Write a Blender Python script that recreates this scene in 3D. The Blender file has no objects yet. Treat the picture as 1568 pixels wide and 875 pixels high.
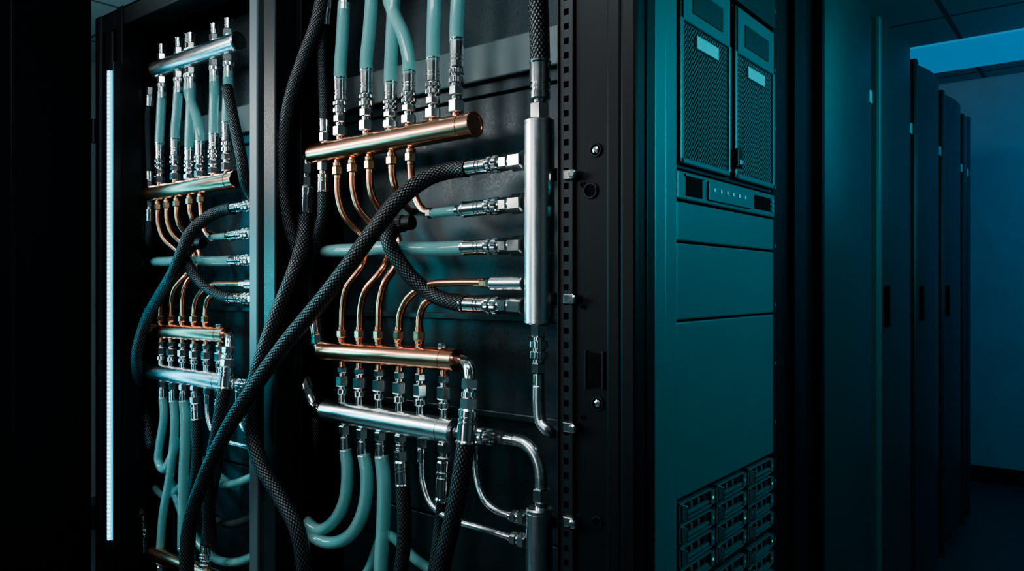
import bpy, bmesh, math, random
from mathutils import Vector, Matrix
random.seed(4)
# ---------------------------------------------------------------- survey
H=1.22                       # eye height of photographer
YAW=math.radians(38.2)
F=1166.0                     # focal length in survey units (frame 1568 wide)
CAM=Vector((0.618,-1.155,H))
FW=Vector((-math.sin(YAW),math.cos(YAW),0)); RT=Vector((math.cos(YAW),math.sin(YAW),0))
XF=[lambda v:v]
RS=[1.0]
def P0(u,v,y=0.05):
    "point on the vertical plane Y=y (side face of the racks)"
    d=FW+RT*((u-784)/F)+Vector((0,0,1))*((437.5-v)/F)
    return CAM+d*((y-CAM.y)/d.y)
def P(u,v,y=0.05): return XF[0](P0(u,v,y))
def PX(u,v,x=0.0):
    "point on the vertical plane X=x (front face of the rack row)"
    d=FW+RT*((u-784)/F)+Vector((0,0,1))*((437.5-v)/F)
    return CAM+d*((x-CAM.x)/d.x)
def fx(u,y=0.0): return P0(u,437,y).x
def fy(u): return PX(u,437).y
# ---------------------------------------------------------------- materials
def mat(name,base,metal=0,rough=.4,bump=0,bscale=200,rvar=.08,stretch=None,cvar=.12,trans=0,ior=1.45,coat=0,emit=None,es=0,aniso=0,anax='Z',spec=.5,clear=0):
    m=bpy.data.materials.new(name); m.use_nodes=True
    N=m.node_tree.nodes; L=m.node_tree.links; b=N['Principled BSDF']
    tc=N.new('ShaderNodeTexCoord'); mp=N.new('ShaderNodeMapping'); nz=N.new('ShaderNodeTexNoise')
    L.new(tc.outputs['Object'],mp.inputs[0]); L.new(mp.outputs[0],nz.inputs['Vector'])
    if stretch: mp.inputs['Scale'].default_value=stretch
    nz.inputs['Scale'].default_value=bscale; nz.inputs['Detail'].default_value=3
    mr=N.new('ShaderNodeMapRange'); L.new(nz.outputs['Fac'],mr.inputs['Value'])
    mr.inputs['From Min'].default_value=.3; mr.inputs['From Max'].default_value=.7
    mr.inputs['To Min'].default_value=max(.02,rough-rvar); mr.inputs['To Max'].default_value=rough+rvar
    L.new(mr.outputs[0],b.inputs['Roughness'])
    nz2=N.new('ShaderNodeTexNoise'); nz2.inputs['Scale'].default_value=7; nz2.inputs['Detail'].default_value=6
    L.new(tc.outputs['Object'],nz2.inputs['Vector'])
    mx=N.new('ShaderNodeMix'); mx.data_type='RGBA'
    mx.inputs[6].default_value=(*[c*(1-cvar) for c in base],1); mx.inputs[7].default_value=(*[min(1,c*(1+cvar)) for c in base],1)
    L.new(nz2.outputs['Fac'],mx.inputs[0]); L.new(mx.outputs[2],b.inputs['Base Color'])
    b.inputs['Metallic'].default_value=metal
    b.inputs['Transmission Weight'].default_value=trans; b.inputs['IOR'].default_value=ior
    b.inputs['Coat Weight'].default_value=coat; b.inputs['Specular IOR Level'].default_value=spec
    if aniso:
        b.inputs['Anisotropic'].default_value=aniso
        tg=N.new('ShaderNodeTangent'); tg.direction_type='RADIAL'; tg.axis=anax; L.new(tg.outputs[0],b.inputs['Tangent'])
    if bump:
        bp=N.new('ShaderNodeBump'); bp.inputs['Strength'].default_value=bump; bp.inputs['Distance'].default_value=.001
        L.new(nz.outputs['Fac'],bp.inputs['Height']); L.new(bp.outputs[0],b.inputs['Normal'])
    if emit: b.inputs['Emission Color'].default_value=(*emit,1); b.inputs['Emission Strength'].default_value=es
    if clear:
        t=N.new('ShaderNodeBsdfTransparent'); t.inputs[0].default_value=(.84,.97,.96,1); ms=N.new('ShaderNodeMixShader'); ms.inputs[0].default_value=clear
        out=N['Material Output']; L.new(b.outputs[0],ms.inputs[1]); L.new(t.outputs[0],ms.inputs[2]); L.new(ms.outputs[0],out.inputs[0])
    return m
M={}
M['copper']=mat('polished_copper',(.93,.42,.27),1,.24,bscale=14,stretch=(1,9,9),rvar=.04,cvar=.05)
M['cpipe']=mat('copper_tube',(.92,.40,.25),1,.24,bscale=30,rvar=.03,cvar=.05)
M['brass']=mat('brass',(.82,.52,.32),1,.26,bscale=30,rvar=.03)
M['chrome']=mat('nickel_plated',(.86,.86,.85),1,.16,bscale=30,rvar=.03,cvar=.04)
M['steel']=mat('brushed_steel',(.70,.70,.70),1,.27,bscale=14,stretch=(8,8,1),rvar=.04,cvar=.04,aniso=.4,anax='Z')
M['steelh']=mat('brushed_steel_turned',(.76,.77,.77),1,.26,bscale=14,stretch=(1,8,8),rvar=.04,cvar=.04)
M['tube']=mat('clear_tubing_wall',(.42,.70,.69),0,.05,bscale=20,ior=1.5,rvar=.015,spec=1,clear=.66)
M['fluid']=mat('teal_coolant',(.14,.52,.52),0,.10,bscale=20,rvar=.03,spec=1,clear=.55)
M['black']=mat('black_powder_coat',(.004,.005,.006),.0,.42,bscale=500,spec=.2)
M['post']=mat('satin_black_frame',(.008,.011,.013),.1,.38,bscale=500,spec=.35)
M['rail']=mat('punched_rail_black',(.012,.015,.017),.1,.38,bscale=500,spec=.35)
M['panel']=mat('dark_sheet_metal',(.020,.034,.040),.3,.33,bscale=300,spec=.4)
M['plate']=mat('grey_sheet_metal',(.09,.115,.12),.4,.40,bscale=300)
M['face']=mat('equipment_face',(.085,.11,.12),.3,.42,bscale=600)
M['rub']=mat('black_rubber',(.010,.010,.011),0,.5)
M['void']=mat('dark_recess',(.002,.002,.003),0,.8,spec=.1)
M['label']=mat('label_plate',(.30,.45,.48),.2,.4)
M['led']=mat('status_led',(.0,.2,.15),0,.4,emit=(.05,.7,.6),es=.6)
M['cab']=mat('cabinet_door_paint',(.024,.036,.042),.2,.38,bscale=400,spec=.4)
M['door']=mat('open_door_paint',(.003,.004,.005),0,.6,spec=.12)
def braid():
    m=bpy.data.materials.new('braided_sleeve'); m.use_nodes=True
    N=m.node_tree.nodes; L=m.node_tree.links; b=N['Principled BSDF']
    uv=N.new('ShaderNodeUVMap'); uv.uv_map='UVMap'; sp=N.new('ShaderNodeSeparateXYZ'); L.new(uv.outputs[0],sp.inputs[0])
    def math_(op,a,bb=None):
        n=N.new('ShaderNodeMath'); n.operation=op
        for i,x in enumerate((a,bb)):
            if x is None: continue
            if isinstance(x,(int,float)): n.inputs[i].default_value=x
            else: L.new(x,n.inputs[i])
        return n.outputs[0]
    n=7*2*math.pi; k=5.0*2*math.pi
    a=math_('MULTIPLY',sp.outputs[0],n); c=math_('MULTIPLY',sp.outputs[1],k)
    s=math_('MULTIPLY',math_('SINE',math_('ADD',a,c)),math_('SINE',math_('SUBTRACT',a,c)))
    h=math_('POWER',math_('ABSOLUTE',s),.6)
    cr=N.new('ShaderNodeValToRGB'); L.new(h,cr.inputs[0])
    cr.color_ramp.elements[0].position=.3; cr.color_ramp.elements[0].color=(.0008,.0008,.001,1)
    cr.color_ramp.elements[1].position=.9; cr.color_ramp.elements[1].color=(.040,.045,.050,1)
    L.new(cr.outputs[0],b.inputs['Base Color'])
    bp=N.new('ShaderNodeBump'); bp.inputs['Strength'].default_value=.8; bp.inputs['Distance'].default_value=.0014
    L.new(h,bp.inputs['Height']); L.new(bp.outputs[0],b.inputs['Normal'])
    sr=N.new('ShaderNodeMapRange'); L.new(h,sr.inputs[0]); sr.inputs[3].default_value=.0; sr.inputs[4].default_value=.8; L.new(sr.outputs[0],b.inputs['Specular IOR Level'])
    b.inputs['Roughness'].default_value=.32
    return m
M['braid']=braid()
def mesh_mat():
    m=bpy.data.materials.new('perforated_steel'); m.use_nodes=True
    N=m.node_tree.nodes; L=m.node_tree.links; b=N['Principled BSDF']
    tc=N.new('ShaderNodeTexCoord'); v=N.new('ShaderNodeTexVoronoi'); v.voronoi_dimensions='2D'; v.inputs['Scale'].default_value=92; v.inputs['Randomness'].default_value=0
    sx=N.new('ShaderNodeSeparateXYZ'); L.new(tc.outputs['Object'],sx.inputs[0])
    ad=N.new('ShaderNodeMath'); ad.operation='ADD'; L.new(sx.outputs[1],ad.inputs[0]); L.new(sx.outputs[2],ad.inputs[1])
    sb=N.new('ShaderNodeMath'); sb.operation='SUBTRACT'; L.new(sx.outputs[1],sb.inputs[0]); L.new(sx.outputs[2],sb.inputs[1])
    cb=N.new('ShaderNodeCombineXYZ'); L.new(ad.outputs[0],cb.inputs[0]); L.new(sb.outputs[0],cb.inputs[1]); L.new(cb.outputs[0],v.inputs['Vector'])
    cr=N.new('ShaderNodeValToRGB'); L.new(v.outputs['Distance'],cr.inputs[0])
    cr.color_ramp.elements[0].position=.38; cr.color_ramp.elements[0].color=(.001,.001,.001,1)
    cr.color_ramp.elements[1].position=.44; cr.color_ramp.elements[1].color=(.11,.14,.15,1)
    L.new(cr.outputs[0],b.inputs['Base Color']); b.inputs['Roughness'].default_value=.5
    L.new(cr.outputs[0],b.inputs['Specular IOR Level'])
    return m
M['mesh']=mesh_mat()
def led_mat():
    m=bpy.data.materials.new('led_diodes'); m.use_nodes=True
    N=m.node_tree.nodes; L=m.node_tree.links; b=N['Principled BSDF']
    tc=N.new('ShaderNodeTexCoord'); w=N.new('ShaderNodeTexWave'); w.bands_direction='Z'; w.inputs['Scale'].default_value=24
    L.new(tc.outputs['Object'],w.inputs['Vector'])
    mr=N.new('ShaderNodeMapRange'); L.new(w.outputs['Fac'],mr.inputs[0]); mr.inputs[3].default_value=1.8; mr.inputs[4].default_value=6.0
    L.new(mr.outputs[0],b.inputs['Emission Strength']); b.inputs['Emission Color'].default_value=(.01,.62,.95,1)
    return m
M['leds']=led_mat()
M['diffuser']=mat('cyan_diffuser',(.05,.3,.35),0,.5,emit=(.0,.50,.70),es=1.5)
# ---------------------------------------------------------------- builder
class B:
    def __init__(s): s.v=[];s.f=[];s.fm=[];s.fs=[];s.uv=[];s.m=[]
    def mi(s,k):
        if k not in s.m: s.m.append(k)
        return s.m.index(k)
    def face(s,idx,k,smooth=False,uv=None):
        s.f.append(idx); s.fm.append(s.mi(k)); s.fs.append(smooth); s.uv.append(uv or [(0,0)]*len(idx))
    def lathe(s,p,d,prof,n=24,k='chrome',flat=False,alt=0):
        d=d.normalized(); a=Vector((0,0,1)) if abs(d.z)<.9 else Vector((1,0,0))
        e1=d.cross(a).normalized(); e2=d.cross(e1)
        def ring(t,r):
            i0=len(s.v)
            for i in range(n):
                rr=r*(1-alt*(i%2)) ; an=2*math.pi*(i+.5)/n
                s.v.append(p+d*t+e1*(rr*math.cos(an))+e2*(rr*math.sin(an)))
            return i0
        for (t0,r0),(t1,r1) in zip(prof,prof[1:]):
            if r0<1e-6 or r1<1e-6:
                r,t=(r1,t1) if r0<1e-6 else (r0,t0); 
                i0=ring(t,r); s.face([i0+i for i in range(n)][::(1 if r0>1e-6 else -1)],k); continue
            A=ring(t0,r0); C=ring(t1,r1)
            for i in range(n):
                j=(i+1)%n; s.face([A+i,A+j,C+j,C+i],k,not flat)
    def seg(s,kind,p,d,L,r,k):
        c=min(.0018,L*.2)
        if kind=='hex': s.lathe(p,d,[(0,0),(0,r*.86),(c*1.4,r),(L-c*1.4,r),(L,r*.86),(L,0)],6,k,True)
        elif kind=='cyl': s.lathe(p,d,[(0,0),(0,r-c*.7),(c*.7,r),(L-c*.7,r),(L,r-c*.7),(L,0)],24,k)
        elif kind=='knurl': s.lathe(p,d,[(0,0),(0,r*.9),(c,r),(L-c,r),(L,r*.9),(L,0)],40,k,True,.06)
        elif kind=='grip':
            pr=[(0,0),(0,r*.9),(L*.05,r)]
            for g in (.22,.36): pr+=[(L*g,r),(L*(g+.02),r*.9),(L*(g+.05),r*.9),(L*(g+.07),r)]
            pr+=[(L*.9,r),(L*.94,r*1.07),(L*.98,r*1.07),(L,r*.98),(L,0)]
            s.lathe(p,d,pr,28,k)
    def conn(s,p,q,spec,rs=1.0):
        d=q-p; L=d.length; d.normalize(); tot=sum(x[1] for x in spec); t=0
        for kind,fr,r,k in spec:
            l=L*fr/tot; s.seg(kind,p+d*t,d,l,r*rs*RS[0],k); t+=l
    def tube(s,pts,r,k,n=20,sub=10,cap=True):
        if k=='tube': s.tube(pts,r*.70,'fluid',16,sub,False)
        r*=RS[0]
        q=[pts[0]*2-pts[1]]+list(pts)+[pts[-1]*2-pts[-2]]; path=[]
        for i in range(1,len(q)-2):
            a,b_,c,d=q[i-1],q[i],q[i+1],q[i+2]
            # centripetal parametrisation keeps bends round
            t0=0;t1=t0+max((b_-a).length,1e-5)**.5;t2=t1+max((c-b_).length,1e-5)**.5;t3=t2+max((d-c).length,1e-5)**.5
            for j in range(sub):
                t=t1+(t2-t1)*j/sub
                A1=a*((t1-t)/(t1-t0))+b_*((t-t0)/(t1-t0));A2=b_*((t2-t)/(t2-t1))+c*((t-t1)/(t2-t1));A3=c*((t3-t)/(t3-t2))+d*((t-t2)/(t3-t2))
                B1=A1*((t2-t)/(t2-t0))+A2*((t-t0)/(t2-t0));B2=A2*((t3-t)/(t3-t1))+A3*((t-t1)/(t3-t1))
                path.append(B1*((t2-t)/(t2-t1))+B2*((t-t1)/(t2-t1)))
        path.append(q[-2].copy())
        T=(path[1]-path[0]).normalized(); a=Vector((0,1,0)) if abs(T.y)<.9 else Vector((1,0,0))
        e=(a-T*a.dot(T)).normalized(); sl=0; prev=None; i00=len(s.v)
        for i,p in enumerate(path):
            if i>0: sl+=(p-path[i-1]).length
            T=(path[min(i+1,len(path)-1)]-path[max(i-1,0)]).normalized()
            e=(e-T*e.dot(T)).normalized(); g=T.cross(e); i0=len(s.v)
            for j in range(n):
                an=2*math.pi*j/n; s.v.append(p+e*(r*math.cos(an))+g*(r*math.sin(an)))
            vv=sl/(2*math.pi*r)
            if prev:
                pi,pv=prev
                for j in range(n):
                    j2=(j+1)%n
                    s.face([pi+j,pi+j2,i0+j2,i0+j],k,True,[(j/n,pv),((j+1)/n,pv),((j+1)/n,vv),(j/n,vv)])
            prev=(i0,vv)
        if cap:
            s.face([i00+j for j in range(n)][::-1],k); s.face([prev[0]+j for j in range(n)],k)
    def box(s,x0,x1,y0,y1,z0,z1,k='black',bev=.002):
        x0,x1=sorted((x0,x1));y0,y1=sorted((y0,y1));z0,z1=sorted((z0,z1))
        bev=min(bev,(x1-x0)*.3,(y1-y0)*.3,(z1-z0)*.3)
        bm=bmesh.new(); bmesh.ops.create_cube(bm,size=1)
        for v in bm.verts: v.co=Vector(((x0+x1)/2+v.co.x*(x1-x0),(y0+y1)/2+v.co.y*(y1-y0),(z0+z1)/2+v.co.z*(z1-z0)))
        if bev>1e-5: bmesh.ops.bevel(bm,geom=list(bm.edges),offset=bev,segments=2,affect='EDGES',profile=.5)
        o=len(s.v); bm.verts.index_update(); s.v+=[v.co.copy() for v in bm.verts]
        for f in bm.faces: s.face([o+v.index for v in f.verts],k)
        bm.free()
    def make(s,name,parent=None):
        me=bpy.data.meshes.new(name); 
        c=sum(s.v,Vector())/len(s.v) if not parent else Vector()
        if name in('wall_back','floor','ceiling'): c=Vector()
        me.from_pydata([tuple(v-c) for v in s.v],[],s.f); u=me.uv_layers.new(name='UVMap')
        fl=[x for f in s.uv for p in f for x in p]; u.data.foreach_set('uv',fl)
        me.polygons.foreach_set('material_index',s.fm); me.polygons.foreach_set('use_smooth',s.fs)
        for k in s.m: me.materials.append(M[k])
        o=bpy.data.objects.new(name,me); bpy.context.collection.objects.link(o); o.location=c
        if parent: o.parent=parent
        return o
def empty(name):
    o=bpy.data.objects.new(name,None); bpy.context.collection.objects.link(o); return o
C='chrome'
UP=[('cyl',.10,.0095,'copper'),('hex',.16,.0170,C),('cyl',.05,.011,C),('hex',.12,.0155,C),('cyl',.03,.012,C),('knurl',.08,.0168,C),('cyl',.03,.013,C),('knurl',.07,.0168,C),('grip',.38,.0150,C)]
PORT=[('hex',.20,.0205,C),('cyl',.03,.013,C),('hex',.13,.0172,C),('cyl',.03,.014,C),('knurl',.09,.0185,C),('cyl',.03,.014,C),('knurl',.07,.0178,C),('grip',.42,.0165,C)]
MID=[('cyl',.14,.009,'copper'),('hex',.14,.013,C),('cyl',.06,.010,C),('hex',.24,.0165,C),('cyl',.05,.011,C),('knurl',.12,.0140,C),('cyl',.25,.010,C)]
DN=[('cyl',.12,.011,C),('hex',.30,.0150,C),('cyl',.08,.011,C),('grip',.50,.0140,C)]
NUTD=[('cyl',.25,.008,'copper'),('cyl',.2,.0115,'brass'),('hex',.45,.0135,'brass'),('cyl',.2,.0095,'brass')]
NUTU=[('cyl',.2,.0095,'cpipe'),('hex',.45,.0130,'copper'),('cyl',.15,.0105,'copper'),('cyl',.3,.009,'copper')]
QD=[('hex',.2,.0165,C),('cyl',.06,.012,C),('knurl',.12,.0180,C),('cyl',.05,.014,C),('knurl',.12,.0180,C),('cyl',.06,.013,C),('hex',.18,.0155,C),('cyl',.2,.012,C)]
BIG=[('hex',.3,.020,C),('cyl',.04,.014,C),('grip',.66,.0205,C)]
def line(a,b):
    return lambda u: a[1]+(b[1]-a[1])*(u-a[0])/(b[0]-a[0])
def manifold(name,a,b,r,k,y=.05,ringk=None):
    p,q=P(*a,y),P(*b,y); L=(q-p).length; r*=RS[0]; o=B()
    pr=[(0,0),(0,r*.80),(.004,r*.93),(.010,r*.93),(.010,r),(L-.040,r),(L-.040,r*1.03),(L-.037,r*1.03),(L-.037,r*.99),(L-.006,r*.99),(L-.005,r*1.03),(L-.001,r*1.03),(L,r*.97),(L,r*.8),(L-.0015,r*.78),(L-.0015,0)]
    o.lathe(p,q-p,pr,48,k); o.make(name)
def run(name,pts,r,k,ends=(),y=.05,n=20):
    o=B(); o.tube([P(*(t if len(t)==3 else (t[0],t[1],y))) for t in pts],r,k,n)
    for a,b,spec in ends:
        o.conn(P(*(a if len(a)==3 else (a[0],a[1],y))),P(*(b if len(b)==3 else (b[0],b[1],y))),spec)
    return o.make(name)
def cooling_loop(left):
    UA,UB=(478,237),(728,190); up=line(UA,UB)
    LA,LB=(492,537),(700,552); lo=line(LA,LB)
    SA,SB=(498,628),(697,662); si=line(SA,SB)
    manifold('copper_manifold',UA,UB,.0265,'copper')
    manifold('copper_manifold',LA,LB,.0245,'copper')
    manifold('steel_manifold',SA,SB,.0280,'steelh')
    # header above and bottom return header
    tz=H+.775
    def raw(x,z,y=.05): return XF[0](Vector((x,y,z)))
    o=B(); p,q=raw(-.885,tz),raw(-.42,tz); o.lathe(p,q-p,[(0,0),(0,.023),(.003,.027),((q-p).length-.003,.027),((q-p).length,.023),((q-p).length,0)],48,'steelh'); o.make('steel_manifold')
    o=B(); p,q=raw(-.90,H-.965),raw(-.43,H-.965); o.lathe(p,q-p,[(0,0),(0,.022),(.003,.025),((q-p).length-.003,.025),((q-p).length,.022),((q-p).length,0)],48,'copper'); o.make('copper_manifold')
    # clear tubes above the upper manifold
    for u,t,ue,mid in ((521,118,527,None),(561,105,570,None),(598,125,603,None),(626,108,596,(618,55)),(663,88,665,None),(699,58,703,None)):
        o=B(); a=P(u,up(u)-10); b=P(u,t); o.conn(a,b,UP)
        e=P(ue,0); x=P0(ue,0).x; top=raw(x,H+.69)
        pts=[b-Vector((0,0,.01)),b+Vector((0,0,.02))]
        if mid: pts.append(P(*mid))
        if t<60 : pts.append((b+top)/2)
        else: pts.append(e if e.z<top.z-.02 else (b+top)/2)
        pts.append(top); o.tube(pts,.0155,'tube')
        o.conn(top-Vector((0,0,.02)),raw(x,tz-.015),[('grip',.4,.014,C),('knurl',.12,.0165,C),('hex',.25,.016,C),('cyl',.15,.01,C)])
        o.conn(raw(x,tz+.02),raw(x,tz+.085),[('cyl',.15,.01,C),('hex',.35,.0155,C),('cyl',.1,.011,C),('grip',.4,.012,C)])
        o.make('coolant_tube')
    # thin braided feed
    run('braided_hose',[(497,192),(494,120),(493,60),(497,25)],.0115,'braid',[((497,up(497)-8),(497,183),[('cyl',.2,.008,'copper'),('hex',.4,.012,C),('grip',.5,.0125,C)]),((497,38),(499,-6),[('grip',.5,.013,C),('hex',.4,.014,C)])],y=.045)
    # copper branches joining the upper and the lower manifold (three run through, passing behind the clear line)
    nd=lambda u:((u,up(u)+12),(u+.5,up(u)+45),NUTD)
    nu=lambda u:((u,500),(u,lo(u)-10),NUTU)
    run('copper_pipe',[(517,262),(518,300),(528,332,.06),(550,356,.085),(563,372,.095),(562,390,.09),(552,412,.065),(532,438),(525,470),(524,508)],.0085,'cpipe',[nd(517),nu(524)])
    run('copper_pipe',[(540,257),(541,290),(550,320,.06),(572,345,.085),(595,368,.098),(596,390,.09),(584,415,.065),(560,445),(553,470),(551,508)],.0085,'cpipe',[nd(540),nu(551)])
    run('copper_pipe',[(566,250),(567,285),(573,307,.06),(592,335,.09),(610,365,.10),(612,388,.09),(603,412,.07),(590,432,.055),(582,460),(580,508)],.0085,'cpipe',[nd(566),nu(580)])
    run('copper_pipe',[(600,245),(601,270),(607,292,.06),(618,312,.10),(630,325,.168)],.0085,'cpipe',[nd(600)])
    run('copper_pipe',[(629,238),(630,268),(635,300),(648,322),(664,327)],.0085,'cpipe',[nd(629)])
    run('copper_pipe',[(611,508),(613,482),(625,457),(655,437),(700,433),(742,433)],.0085,'cpipe',[nu(611)])
    run('copper_pipe',[(642,508),(643,485),(652,464),(675,455,.06),(706,456,.10),(725,458,.168)],.0085,'cpipe',[nu(642)])
    # couplings between the lower copper and steel manifolds
    for u in (525,551,581,612,644,680):
        o=B(); o.conn(P(u,lo(u)+13),P(u,si(u)-12),MID); o.make('pipe_coupling')
    o=B(); o.conn(P(677,lo(677)-8),P(677,526),[('cyl',.5,.008,C),('hex',.5,.010,C)]); o.make('drain_plug')
    # vertical steel collector
    o=B(); p,q=P(826,497),P(826,183); L=(q-p).length; r=.0300*RS[0]
    o.lathe(p,q-p,[(0,0),(0,r*.9),(.003,r),(.008,r),(.008,r*.975),(.011,r*.975),(.011,r),(L-.011,r),(L-.011,r*.975),(L-.008,r*.975),(L-.008,r),(L-.003,r),(L,r*.9),(L,0)],56,'steel')
    for v in (268,458): 
        a=P(846,v,.07); o.box(a.x-.02,a.x+.07,a.y-.004,a.y+.004,a.z-.012,a.z+.012,'post'); 
        bpt=P(868,v,.062); o.lathe(bpt,Vector((0,-1,0)),[(0,.012),(.006,.012),(.008,.010),(.008,0)],6,'chrome',True)
    o.make('steel_manifold')
    # hose on top of the collector
    run('braided_hose',[(827,96),(826,50),(824,0),(822,-60),(815,-120)],.0200,'braid',[((827,186),(827,92),BIG)])
    # bottom of the collector
    run('steel_pipe',[(825,590),(825,620),(828,645),(840,660),(852,662,.12)],.0125,'steel',[((825,497),(825,592),QD)])
    # horizontal outlets
    run('braided_hose',[(716,258),(690,261,.045),(655,272,.02),(612,305,-.02),(575,350,-.05),(535,405,-.075),(495,457,-.09),(440,523,-.105),(395,585,-.115),(350,655,-.115),(312,735,-.11),(290,805,-.11),(286,880,-.11),(292,980,-.10)] if not left else
        [(716,258),(690,263),(655,280,.03),(620,315,.0),(600,360,-.01),(575,410,-.01),(530,470,0),(500,520,.0),(480,600,-.01),(478,700),(500,800)],.0185,'braid',[((803,245),(712,258),PORT)])
    run('coolant_tube',[(714,321),(690,324),(662,327)],.0095,'tube',[((803,311),(710,321),PORT),((705,322),(655,327),[('cyl',.1,.012,C),('cyl',.02,.010,C),('cyl',.7,.0105,'tube'),('hex',.18,.012,C)])])
    run('coolant_tube',[(714,379),(680,381),(640,381),(590,379),(545,383),(515,384,.055),(500,386,.08),(494,392,.168)],.0160,'tube',[((803,376),(710,379),PORT)])
    o=B(); o.conn(P(803,434),P(736,434),[('cyl',.72,.0150,'steelh'),('hex',.12,.0135,C),('hex',.16,.0105,'brass')]); o.make('pipe_coupling')
    run('braided_hose',[(714,466),(692,463),(660,450),(630,425,.035),(605,390,.02),(594,365,.02),(600,348,.04),(618,342,.07)],.0175,'braid',[((803,470),(708,466),PORT),((594,362,.03),(604,342,.055),[('knurl',.4,.021,'rub'),('cyl',.6,.020,'rub')]),((600,345,.05),(632,340,.06),[('hex',.3,.022,'rub'),('knurl',.3,.020,'rub'),('cyl',.4,.017,'rub')])])
    # elbow off lower copper manifold, big fitting and hose
    o=B(); o.tube([P(697,552),P(708,553,.04),P(718,562,.02),P(720,578,.015),P(720,590,.01)],.0125,'chrome')
    o.conn(P(720,580,.012),P(718,628,.005),[('hex',.35,.018,C),('cyl',.06,.013,C),('knurl',.2,.0165,C),('hex',.38,.0195,C)])
    o.conn(P(718,626,.005),P(714,680,0),[('grip',1,.0205,C)])
    o.tube([P(714,676,0),P(710,705,-.005),P(702,755,-.01),P(690,810,-.01),P(677,865,-.01),P(668,930,0),P(660,1030,.04)],.0190,'braid'); o.make('braided_hose')
    # left end fittings of upper manifold
    o=B(); o.tube([P(482,238),P(472,243),P(470,262)],.012,'chrome'); o.conn(P(470,250),P(467,332),[('hex',.2,.016,C),('cyl',.05,.012,C),('hex',.18,.0165,C),('grip',.57,.0185,C)])
    if not left: pts=[P(467,328),P(465,365,.03),P(450,418,-.01),P(425,480,-.035),P(402,545,-.055),P(386,605,-.062),P(385,660,-.062),P(400,712,-.06),P(430,762,-.05),P(455,812,-.045),P(466,870,-.04),P(468,960,-.02)]
    else: pts=[P0(205,345,.05),P0(202,370,.03),P0(190,420,.02),P0(183,470,.02),P0(181,530,.02),P0(182,620,.02),P0(190,700,.02),P0(205,755,.02),P0(217,790,.03)]; 
    o.tube(pts,.0190,'braid'); 
    if left: o.conn(P0(216,780,.03),P0(220,845,.05),UP)
    o.make('braided_hose')
    run('braided_hose',[(495,290),(494,330),(482,380,.06),(474,425,.06),(476,462,.06),(482,492,.055)],.0140,'braid',[((495,up(495)+14),(495,295),[('hex',.3,.013,C),('cyl',.1,.010,C),('grip',.6,.0150,C)]),((481,488),(486,528),[('grip',.6,.0145,C),('hex',.4,.015,C)])])
    o=B(); o.tube([P(485,520),P(487,533),P(497,538)],.011,'chrome'); o.make('pipe_elbow')
    run('braided_hose',[(497,-30,.03),(486,30,.02),(466,85,.01),(446,145,.0),(434,210,.0),(432,275,.0),(440,335,.01),(456,390,.03),(466,440,.05),(462,490,.05),(458,535,.05),(464,575,.05)] if not left else
        [(720,-30,.0),(742,60,.0),(760,130,0),(765,200,.02),(775,260,.1)],.0160,'braid',[((463,570),(474,612),[('grip',.65,.0165,C),('hex',.35,.017,C)])] if not left else [])
    o=B(); o.tube([P(473,606),P(482,622),P(500,628)],.013,'chrome'); o.lathe(P(488,626),P(500,628)-P(488,626),[(0,.018),(.012,.02)],6,C,True); o.make('pipe_elbow')
    run('braided_hose',[(486,640,.08),(480,690,.08),(463,740,.08),(456,790,.08),(462,850,.08),(470,940,.06)],.0145,'braid')
    # branches under steel manifold
    def dn(u,v1,uo=0): return ((u,si(u)+13),(u+uo,v1),DN)
    if not left:
        run('coolant_tube',[(529,688),(532,720),(528,765),(512,798),(488,812),(470,800),(460,775,.08)],.0150,'tube',[dn(528,692,1)])
        run('coolant_tube',[(557,696),(562,730),(557,780),(538,818),(508,832),(480,822),(455,780,.10)],.0155,'tube',[dn(555,700,1)])
    else:
        run('coolant_tube',[(529,688),(532,730),(520,800),(518,830),(530,850),(548,830),(560,780,.08)],.0140,'tube',[dn(528,692,1)])
        run('coolant_tube',[(557,696),(560,750),(550,850),(530,950),(522,1035)],.0140,'tube',[dn(555,700,1),((522,1030),(522,1090),DN[::-1])])
    run('coolant_tube',[(584,698),(588,740),(587,800),(583,870),(580,1035)],.0165,'tube',[dn(583,702,1),((580,1030),(580,1090),DN[::-1])])
    run('braided_hose',[(616,738),(619,790),(617,850),(606,920),(600,1035)],.0165,'braid',[dn(614,700,0),((614,690),(617,745),[('hex',.3,.0165,C),('grip',.7,.0165,C)]),((600,1030),(600,1090),UP[::-1])])
    run('braided_hose',[(678,760),(675,800,.06),(668,860,.06),(650,940,.06),(640,1035)],.0150,'braid',[((681,si(681)+13),(680,712),[('cyl',.15,.010,C),('hex',.35,.0165,C),('cyl',.15,.012,C),('hex',.3,.0160,C)]),((680,705),(678,768),[('grip',1,.0160,C)]),((640,1030),(640,1090),UP[::-1])])
    run('steel_pipe',[(646,700),(648,738),(660,772),(690,795),(735,809),(786,825)],.0075,'steelh',[((647,si(647)+12),(646,708),[('hex',.5,.013,C),('cyl',.5,.010,C)]),((808,830),(780,823),[('hex',.4,.017,C),('cyl',.1,.012,C),('hex',.35,.0145,C),('cyl',.15,.010,C)])])
    run('steel_pipe',[(728,680,.06),(730,730,.06),(742,766),(762,783),(788,792)],.0075,'steelh',[((808,795),(781,791),[('hex',.4,.017,C),('cyl',.1,.012,C),('hex',.35,.0145,C),('cyl',.15,.010,C)]),((728,668,.06),(728,705,.06),[('hex',.4,.012,C),('cyl',.6,.010,C)])])
    # coupling right of steel manifold, swept pipe to the lower collector
    run('steel_pipe',[(788,674),(803,679),(818,694),(827,718),(829,755)],.0125,'steelh',[((698,662),(790,675),[('cyl',.16,.0125,C),('hex',.10,.020,C)]+QD),((829,748),(829,782),[('hex',.6,.018,C),('cyl',.4,.013,C)])])
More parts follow.
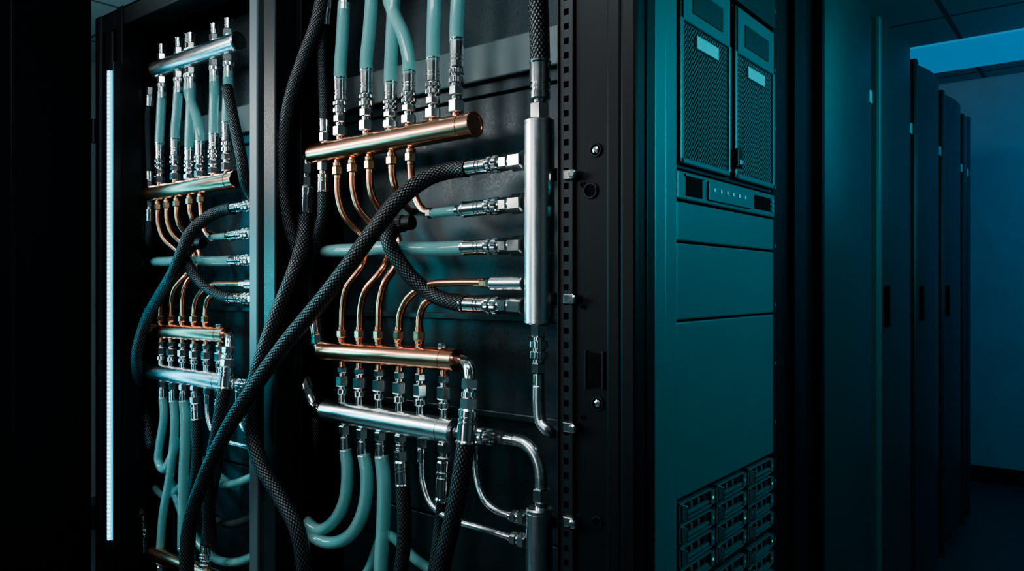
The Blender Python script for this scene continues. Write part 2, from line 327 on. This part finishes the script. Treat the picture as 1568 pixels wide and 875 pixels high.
    o=B(); p,q=P(826,1035),P(826,778); L=(q-p).length; r=.0265*RS[0]
    o.lathe(p,q-p,[(0,0),(0,r*.9),(.003,r),(L-.010,r),(L-.010,r*.97),(L-.008,r*.97),(L-.008,r),(L-.003,r),(L,r*.9),(L,0)],56,'steel')
    a=P(846,800,.07); o.box(a.x-.02,a.x+.06,a.y-.004,a.y+.004,a.z-.010,a.z+.010,'post'); bpt=P(866,800,.062); o.lathe(bpt,Vector((0,-1,0)),[(0,.011),(.006,.011),(.006,0)],6,'chrome',True)
    o.make('steel_manifold')
    # lower back-plane hoses (slack loops)
    run('coolant_tube',[(480,870,.10),(520,905,.10),(560,880,.11),(590,820,.12),(640,860,.12),(700,900,.12)],.012,'tube')
cooling_loop(False)
XF[0]=lambda v:Vector((v.x-.885,v.y,H+(v.z-H)*.885)); RS[0]=.93
cooling_loop(True)
XF[0]=lambda v:v; RS[0]=1
# slack lines crossing the bottom of the far rack
run('coolant_tube',[(298,655,.09),(303,700,.09),(325,735,.09),(352,742,.09),(392,728,.09)],.012,'tube')
run('braided_hose',[(286,660,.10),(292,730,.10),(318,785,.10),(350,803,.10),(395,792,.10)],.013,'braid')
run('coolant_tube',[(262,740,.11),(285,800,.11),(320,850,.11),(355,862,.11),(395,850,.11)],.013,'tube')
# ---------------------------------------------------------------- racks seen side-on
TOP=2.10
def sideframe(name,xl,xr,main):
    root=empty(name)
    o=B() # left post: stepped profile
    o.box(xl,xl+.038,-.035,.10,0,TOP,'face' if main else 'post',.005); o.box(xl+.048,xl+.10,-.025,.10,0,TOP,'post',.004); o.box(xl+.03,xl+.06,-.012,.09,0,TOP,'black')  # main post's front strip gets a lighter colour for the teal light on it
    o.box(xl+.11,xl+.13,.03,.9,0,TOP,'black')
    o.make('left_post',root)
    o=B(); o.box(xl,xr,-.03,.06,TOP-.06,TOP,'post',.004); o.box(xl,xr,-.03,.92,TOP-.01,TOP,'black'); o.box(xl,xr,-.03,.06,.0,.07,'post',.004); o.make('top_and_bottom_beams',root)
    o=B(); z=.07
    # inner back sheets with joints
    for h in (H-.88,H-.55,H-.285,H-.07,H+.43):
        o.box(xl+.1,xr-.02,.165,.172,z,h-.003,'panel',.002); z=h+.003
    o.box(xl+.1,xr-.02,.165,.172,z,TOP-.05,'panel',.002); o.box(xl+.1,xr-.02,.172,.18,.07,TOP-.05,'void',0)
    o.box(xl+.1,xr-.02,.145,.160,H+.46,H+.545,'plate',.004)
    for h in (H-.07,H-.285): o.box(xl+.1,xr-.02,.150,.166,h-.01,h+.006,'panel',.003)
    o.make('back_sheets',root)
    return root
XL=fx(381,-.035)
sideframe('equipment_rack',XL-.885,XL-.004,False)
root=sideframe('equipment_rack',XL,fx(935),True)
# mounting rail with square holes
def ladder(o,x0,x1,y0,y1,z0,z1,pitch,hole,hw,k='post'):
    xm=(x0+x1)/2
    o.box(x0,xm-hw,y0,y1,z0,z1,k,.001); o.box(xm+hw,x1,y0,y1,z0,z1,k,.001)
    z=z0
    while z<z1:
        o.box(xm-hw-.0005,xm+hw+.0005,y0+.0003,y1,z,min(z+pitch-hole,z1),k,0); z+=pitch
o=B(); x0,x1,x2=fx(858),fx(878),fx(936)
ladder(o,x0,x1,-.002,.004,.03,TOP-.02,.0265,.0115,.0050,'rail'); o.box(x0-.003,x0,-.006,.06,.03,TOP-.02,'post',.001); o.box(x0,x1,.012,.02,.03,TOP-.02,'void')
o.box(x1+.002,x2,.004,.012,.03,TOP-.02,'black',.002)
for u,v,r in ((913,230,.011),(916,618,.011),(905,292,.013),(893,283,.005),(893,470,.004),(893,640,.004),(915,800,.009)):
    p=P0(u,v,.004); o.lathe(p,Vector((0,-1,0)),[(0,r*1.15),(.003,r*1.15),(.004,r*1.05),(.004,r*.9),(.0,r*.85),(.0,0)],24,'post'); o.lathe(p+Vector((0,-.0012,0)),Vector((0,-1,0)),[(0,r*.8),(0,r*.79),(0.0003,0)],24,'void')
    if r>.010 and v!=292: o.lathe(p+Vector((0,-.001,0)),Vector((0,-1,0)),[(0,r*.55),(.002,r*.55),(.003,r*.3),(.003,0)],16,'chrome')
p=P0(912,567,.004); o.box(p.x-.016,p.x+.016,-.001,.003,p.z-.030,p.z+.030,'void'); 
for s_ in (-1,1): o.box(p.x+s_*.018-.002,p.x+s_*.018+.002,-.003,.006,p.z-.034,p.z+.034,'post',.001)
for v in (268,458,655,800):
    p=P0(872,v,-.004); o.box(p.x-.012,p.x+.010,-.008,.0,p.z-.009,p.z+.009,C,.002); o.lathe(p+Vector((.012,-.004,0)),Vector((0,-1,0)),[(0,.008),(.006,.008),(.008,.005),(.008,0)],20,C)
o.make('punched_mounting_rail',root)
# corner post
o=B(); o.box(x2+.002,x2+.030,-.02,.10,0,TOP,'black',.004); o.box(x2+.034,-.004,-.03,.05,0,TOP,'black',.006)
o.make('corner_post',root)
# ---------------------------------------------------------------- rack front (faces the aisle)
root=empty('server_cabinet')
def fb(o,u0,u1,h0,h1,x0,x1,k,bev=.002): o.box(x0,x1,fy(u0),fy(u1),H+h0,H+h1,k,bev)
o=B()
o.box(-.05,.0,.0,fy(1003),0,TOP,'black',.004)
fb(o,1003,1020,-H,.88,-.05,.0,'face',.003); fb(o,1022,1040,-H,.88,-.05,-.004,'face',.003)
fb(o,1019,1023,-H,.88,-.05,-.012,'void',0)
# right rail with holes, filler and neighbouring post
y0=fy(1191);y1=fy(1202); z=.05
o.box(-.05,-.012,y0,fy(1252),0,TOP,'black'); 
while z<TOP-.05: o.box(-.02,-.0105,(y0+.012),(y0+.020),z,z+.008,'face',.001); z+=.14
o.box(-.05,.004,fy(1215),fy(1232),0,TOP,'black',.004)
o.box(-.05,.002,fy(1040),y0,TOP-.04,TOP,'black'); o.box(-.05,.002,fy(1040),y0,0,.06,'black')
o.box(-.9,-.05,.2,.94,.0,TOP,'void')
o.make('cabinet_frame',root)
ya,yb=fy(1042),fy(1190)
# disk enclosure with two perforated doors
o=B(); o.box(-.05,-.014,ya,yb,H+.218,H+.60,'panel',.002)
ym=(ya+yb)/2
for a,b in ((ya+.006,ym-.010),(ym+.010,yb-.006)):
    z0,z1=H+.226,H+.592; fw=.014
    for q in ((a,a+fw,z0,z1),(b-fw,b,z0,z1),(a,b,z0,z0+.012),(a,b,z1-.10,z1)): o.box(-.014,-.002,q[0],q[1],q[2],q[3],'face',.003)
    o.box(-.012,-.007,a+fw,b-fw,z0+.010,z1-.098,'mesh',0)
    o.box(-.003,.0,a+.05,b-.05,z1-.078,z1-.030,'panel',.001)
    o.box(-.008,-.001,a+.070,b-.070,z1-.140,z1-.115,'label',.001)
o.box(-.012,.012,ym-.013,ym+.013,H+.245,H+.285,'black',.003); o.box(.006,.016,ym-.009,ym+.009,H+.25,H+.262,C,.002)
o.box(-.04,-.004,ya,yb,H+.604,H+.70,'panel'); o.box(-.04,-.004,ya,yb,H+.704,H+.84,'panel')
o.make('perforated_drive_doors',root)
o=B(); o.box(-.05,-.006,ya,yb,H+.160,H+.213,'face',.003)
o.box(-.007,-.004,ya+.035,ya+.105,H+.168,H+.204,'void'); o.box(-.007,-.002,ya+.03,ya+.11,H+.204,H+.209,'face',.001); 
o.box(-.007,-.003,yb-.13,yb-.035,H+.172,H+.202,'void'); o.box(-.006,-.001,ya+.13,yb-.16,H+.168,H+.205,'face',.001)
for i in range(6): o.box(-.002,.001,ya+.15+i*.032,ya+.158+i*.032,H+.185,H+.193,'label',.001)
for i in range(3): o.box(-.006,-.002,yb-.025,yb-.019,H+.172+i*.011,H+.177+i*.011,'label',.0005)
o.make('control_module',root)
o=B()
for a,b in ((.083,.156),(-.064,.079),(-.395,-.068)): o.box(-.05,-.008,ya,yb,H+a,H+b,'face',.003)
o.make('blanking_panels',root)
# drive sleds
o=B(); o.box(-.05,-.030,ya,yb,H-1.16,H-.398,'void'); cw=(yb-ya-.02)/3
zz=H-.402; row=0
while zz>.12:
    for c in range(3):
        a=ya+.004+c*(cw+.004); b=a+cw-.004; z1=zz; z0=zz-.036
        o.box(-.03,-.012,a,b,z0,z1,'panel',.002)
        for (q0,q1,w0,w1) in ((a,b,z1-.004,z1),(a,b,z0,z0+.004),(a,a+.006,z0,z1),(b-.018,b,z0,z1)): o.box(-.014,-.004,q0,q1,w0,w1,'face',.001)
        for g in range(6): o.box(-.014,-.007,a+.022+g*.016,a+.032+g*.016,z0+.008,z1-.008,'void' if g%2 else 'face',.001)
        o.box(-.006,.006,a+.010,a+.018,z0+.004,z1-.004,C,.002); o.box(-.004,.004,a+.018,b-.045,z0+.014,z0+.020,'face',.001)
        o.box(-.005,-.003,b-.012,b-.007,z0+.014,z0+.019,'label' if (row+c)%3 else 'led',.0005)
    zz-=.041; row+=1
    if row%4==0: zz-=.012
o.make('drive_sleds',root)
# ---------------------------------------------------------------- row of closed cabinets
for i in range(5):
    y0=.955+.60*i if i else .955; y1=y0+.594 if i<4 else y0+.20
    o=B(); o.box(-1.0,-.03,y0,y1,.0,TOP-.02,'black',.003)
    n=16; bow=.045
    pr=[]
    for j in range(n+1):
        t=-1+2*j/n; pr.append((.0+bow*(1-t*t)*.9,y0+.03+(y1-y0-.06)*(j/n)))
    z0,z1=.06,TOP
    i0=len(o.v)
    for x,y in pr: o.v+= [Vector((x,y,z0)),Vector((x,y,z1))]
    for j in range(n): a=i0+2*j; o.face([a,a+2,a+3,a+1],'cab',True)
    i0=len(o.v); o.v+=[Vector((x,y,z1)) for x,y in pr]+[Vector((-.03,pr[-1][1],z1)),Vector((-.03,pr[0][1],z1))]; o.face(list(range(i0,len(o.v))),'cab')
    for yy in (pr[0][1],pr[-1][1]): i0=len(o.v); o.v+=[Vector((-.03,yy,z0)),Vector((0,yy,z0)),Vector((0,yy,z1)),Vector((-.03,yy,z1))]; o.face([i0,i0+1,i0+2,i0+3],'cab')
    o.box(-.03,.012,y0,y0+.026,.0,TOP,'black',.004); o.box(-.03,.030,y1-.034,y1,.0,TOP,'face' if i==0 else 'cab',.010)  # first cabinet's edge strip coloured lighter to imitate the highlight it catches
    # handle and badge
    if i: o.box(.01,.035,y0+.09,y0+.10,H-.14,H-.0,'post',.004)
    o.box(.034,.040,y1-.20,y1-.17,H+.56,H+.60,'label',.002)
    o.make('server_cabinet')
# ---------------------------------------------------------------- open door + LED strip at the far left
xd=fx(150,0)
root=empty('open_rack_door')
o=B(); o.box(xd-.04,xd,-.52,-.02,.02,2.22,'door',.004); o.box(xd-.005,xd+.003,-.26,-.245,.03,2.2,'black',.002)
for z in (.4,1.7): o.lathe(Vector((xd-.002,-.012,z)),Vector((0,0,1)),[(0,0),(0,.01),(.08,.01),(.08,0)],16,'post')
o.make('door_leaf',root)
xs=fx(165,-.07)
root=empty('led_light_strip')
za,zb=P0(165,828,-.07).z,P0(165,108,-.07).z
o=B(); o.box(xs-.016,xs+.016,-.060,-.035,za-.03,zb+.03,'post',.002); o.box(xs-.02,xs+.02,-.035,.03,0,TOP,'black',.002); o.make('aluminium_channel',root)
o=B(); o.box(xs-.013,xs+.013,-.064,-.060,za,zb,'diffuser',.001); o.box(xs-.005,xs+.004,-.070,-.064,za,zb,'leds',.001); o.make('diode_strip',root)
# ---------------------------------------------------------------- room
def wallmat(name,col,rough=.8,grid=None):
    return mat(name,col,0,rough,bump=.3,bscale=60,cvar=.15)
M['wall']=wallmat('painted_wall',(.24,.27,.28)); M['floor']=mat('floor_tiles',(.03,.045,.05),0,.45,bscale=20); M['base']=mat('baseboard_vinyl',(.01,.014,.016),0,.5)
def ceil():
    m=bpy.data.materials.new('ceiling_tiles'); m.use_nodes=True; N=m.node_tree.nodes; L=m.node_tree.links; b=N['Principled BSDF']
    tc=N.new('ShaderNodeTexCoord'); br=N.new('ShaderNodeTexBrick'); L.new(tc.outputs['Object'],br.inputs[0])
    br.offset=0; br.inputs['Scale'].default_value=1; br.inputs['Brick Width'].default_value=.6; br.inputs['Row Height'].default_value=.6; br.inputs['Mortar Size'].default_value=.012
    br.inputs['Color1'].default_value=(.30,.34,.35,1); br.inputs['Color2'].default_value=(.26,.31,.32,1); br.inputs['Mortar'].default_value=(.08,.10,.11,1)
    L.new(br.outputs[0],b.inputs['Base Color']); b.inputs['Roughness'].default_value=.85
    nz=N.new('ShaderNodeTexNoise'); nz.inputs['Scale'].default_value=80; bp=N.new('ShaderNodeBump'); bp.inputs['Strength'].default_value=.2; L.new(nz.outputs[0],bp.inputs['Height']); L.new(bp.outputs[0],b.inputs['Normal'])
    return m
M['ceil']=ceil()
M['cglow']=mat('blue_wash_glow',(.1,.3,.4),0,.6,emit=(.01,.20,.42),es=.7)  # emission imitates the blue uplight wash on the ceiling
X0,X1,Y0,Y1,CZ=-4.0,3.0,-3.2,4.37,2.51
o=B(); o.box(X0,X1,Y0,Y1,-.1,0,'floor',0); o.make('floor')
o=B(); o.box(X0,X1,Y0,Y1,CZ,CZ+.1,'ceil',0); o.make('ceiling')
for nm,a in (('wall_back',(X0,X1,Y1,Y1+.1)),('wall_front',(X0,X1,Y0-.1,Y0)),('wall_left',(X0-.1,X0,Y0,Y1)),('wall_right',(X1,X1+.1,Y0,Y1))):
    o=B(); o.box(a[0],a[1],a[2],a[3],0,CZ,'wall',0); o.make(nm)
o=B(); o.box(X0,X1,Y1-.015,Y1,0,.10,'base',.003); o.make('baseboard_back')
o=B(); o.box(X1-.015,X1,Y0,Y1-.015,0,.10,'base',.003); o.make('baseboard_right')
o=B(); o.box(-.6,2.4,3.42,4.02,CZ-.012,CZ,'cglow',.002);  # added glowing panels stand in for the uplit blue ceiling, no real fixture
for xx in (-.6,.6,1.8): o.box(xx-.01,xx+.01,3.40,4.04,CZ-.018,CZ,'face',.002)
o.make('ceiling_glow_panel')
# ---------------------------------------------------------------- lights
def area(name,loc,tgt,col,w,sx,sy):
    l=bpy.data.lights.new(name,'AREA'); l.shape='RECTANGLE'; l.size=sx; l.size_y=sy; l.energy=w; l.color=col
    o=bpy.data.objects.new(name,l); bpy.context.collection.objects.link(o); o.location=loc
    o.rotation_euler=(Vector(tgt)-Vector(loc)).to_track_quat('-Z','Y').to_euler(); return o
area('added_softbox',(-2.75,-1.75,2.05),(-.6,.05,1.15),(1,.96,.94),42,1.7,.45)  # unseen softbox added to run highlights along the horizontal manifolds
area('added_softbox',(-.45,-1.2,2.40),(-.55,.05,1.15),(.88,.96,1),17,1.2,.35)  # unseen overhead fill added above the main manifolds
area('added_softbox',(-.9,-2.5,1.35),(-.5,.05,1.15),(.90,.97,1),9,.35,1.5)  # unseen tall softbox added for the sheen on the vertical cylinder
area('teal_light',(-2.9,-1.3,1.2),(-1.1,.05,1.1),(.05,.72,.85),30,.8,.4)
area('teal_light',(1.25,.70,1.70),(0,.48,1.32),(.02,.70,.78),21,.3,.6)
area('teal_light',(1.6,2.3,2.2),(0,1.6,1.3),(.02,.70,.78),6,.3,.6)
area('blue_light',(1.6,3.2,2.2),(1.0,4.4,1.3),(.01,.34,.80),22,1.2,.3)
area('blue_light',(1.9,2.9,1.9),(.9,2.9,2.5),(.01,.40,.80),6,.8,.4)
area('led_glow',(xs+.03,-.09,(za+zb)/2),(xs+.6,.05,(za+zb)/2),(.06,.70,1),1.2,.02,1.4)
w=bpy.data.worlds.new('world'); bpy.context.scene.world=w; w.use_nodes=True
w.node_tree.nodes['Background'].inputs[0].default_value=(.005,.02,.03,1); w.node_tree.nodes['Background'].inputs[1].default_value=.5
cd=bpy.data.cameras.new('camera'); co=bpy.data.objects.new('camera',cd); bpy.context.collection.objects.link(co)
cd.sensor_width=36; cd.lens=F/1568*36; cd.clip_start=.02
co.location=CAM; co.rotation_euler=(math.radians(90),0,YAW)
bpy.context.scene.camera=co
try: bpy.context.scene.view_settings.look='AgX - Medium High Contrast'
except Exception: pass
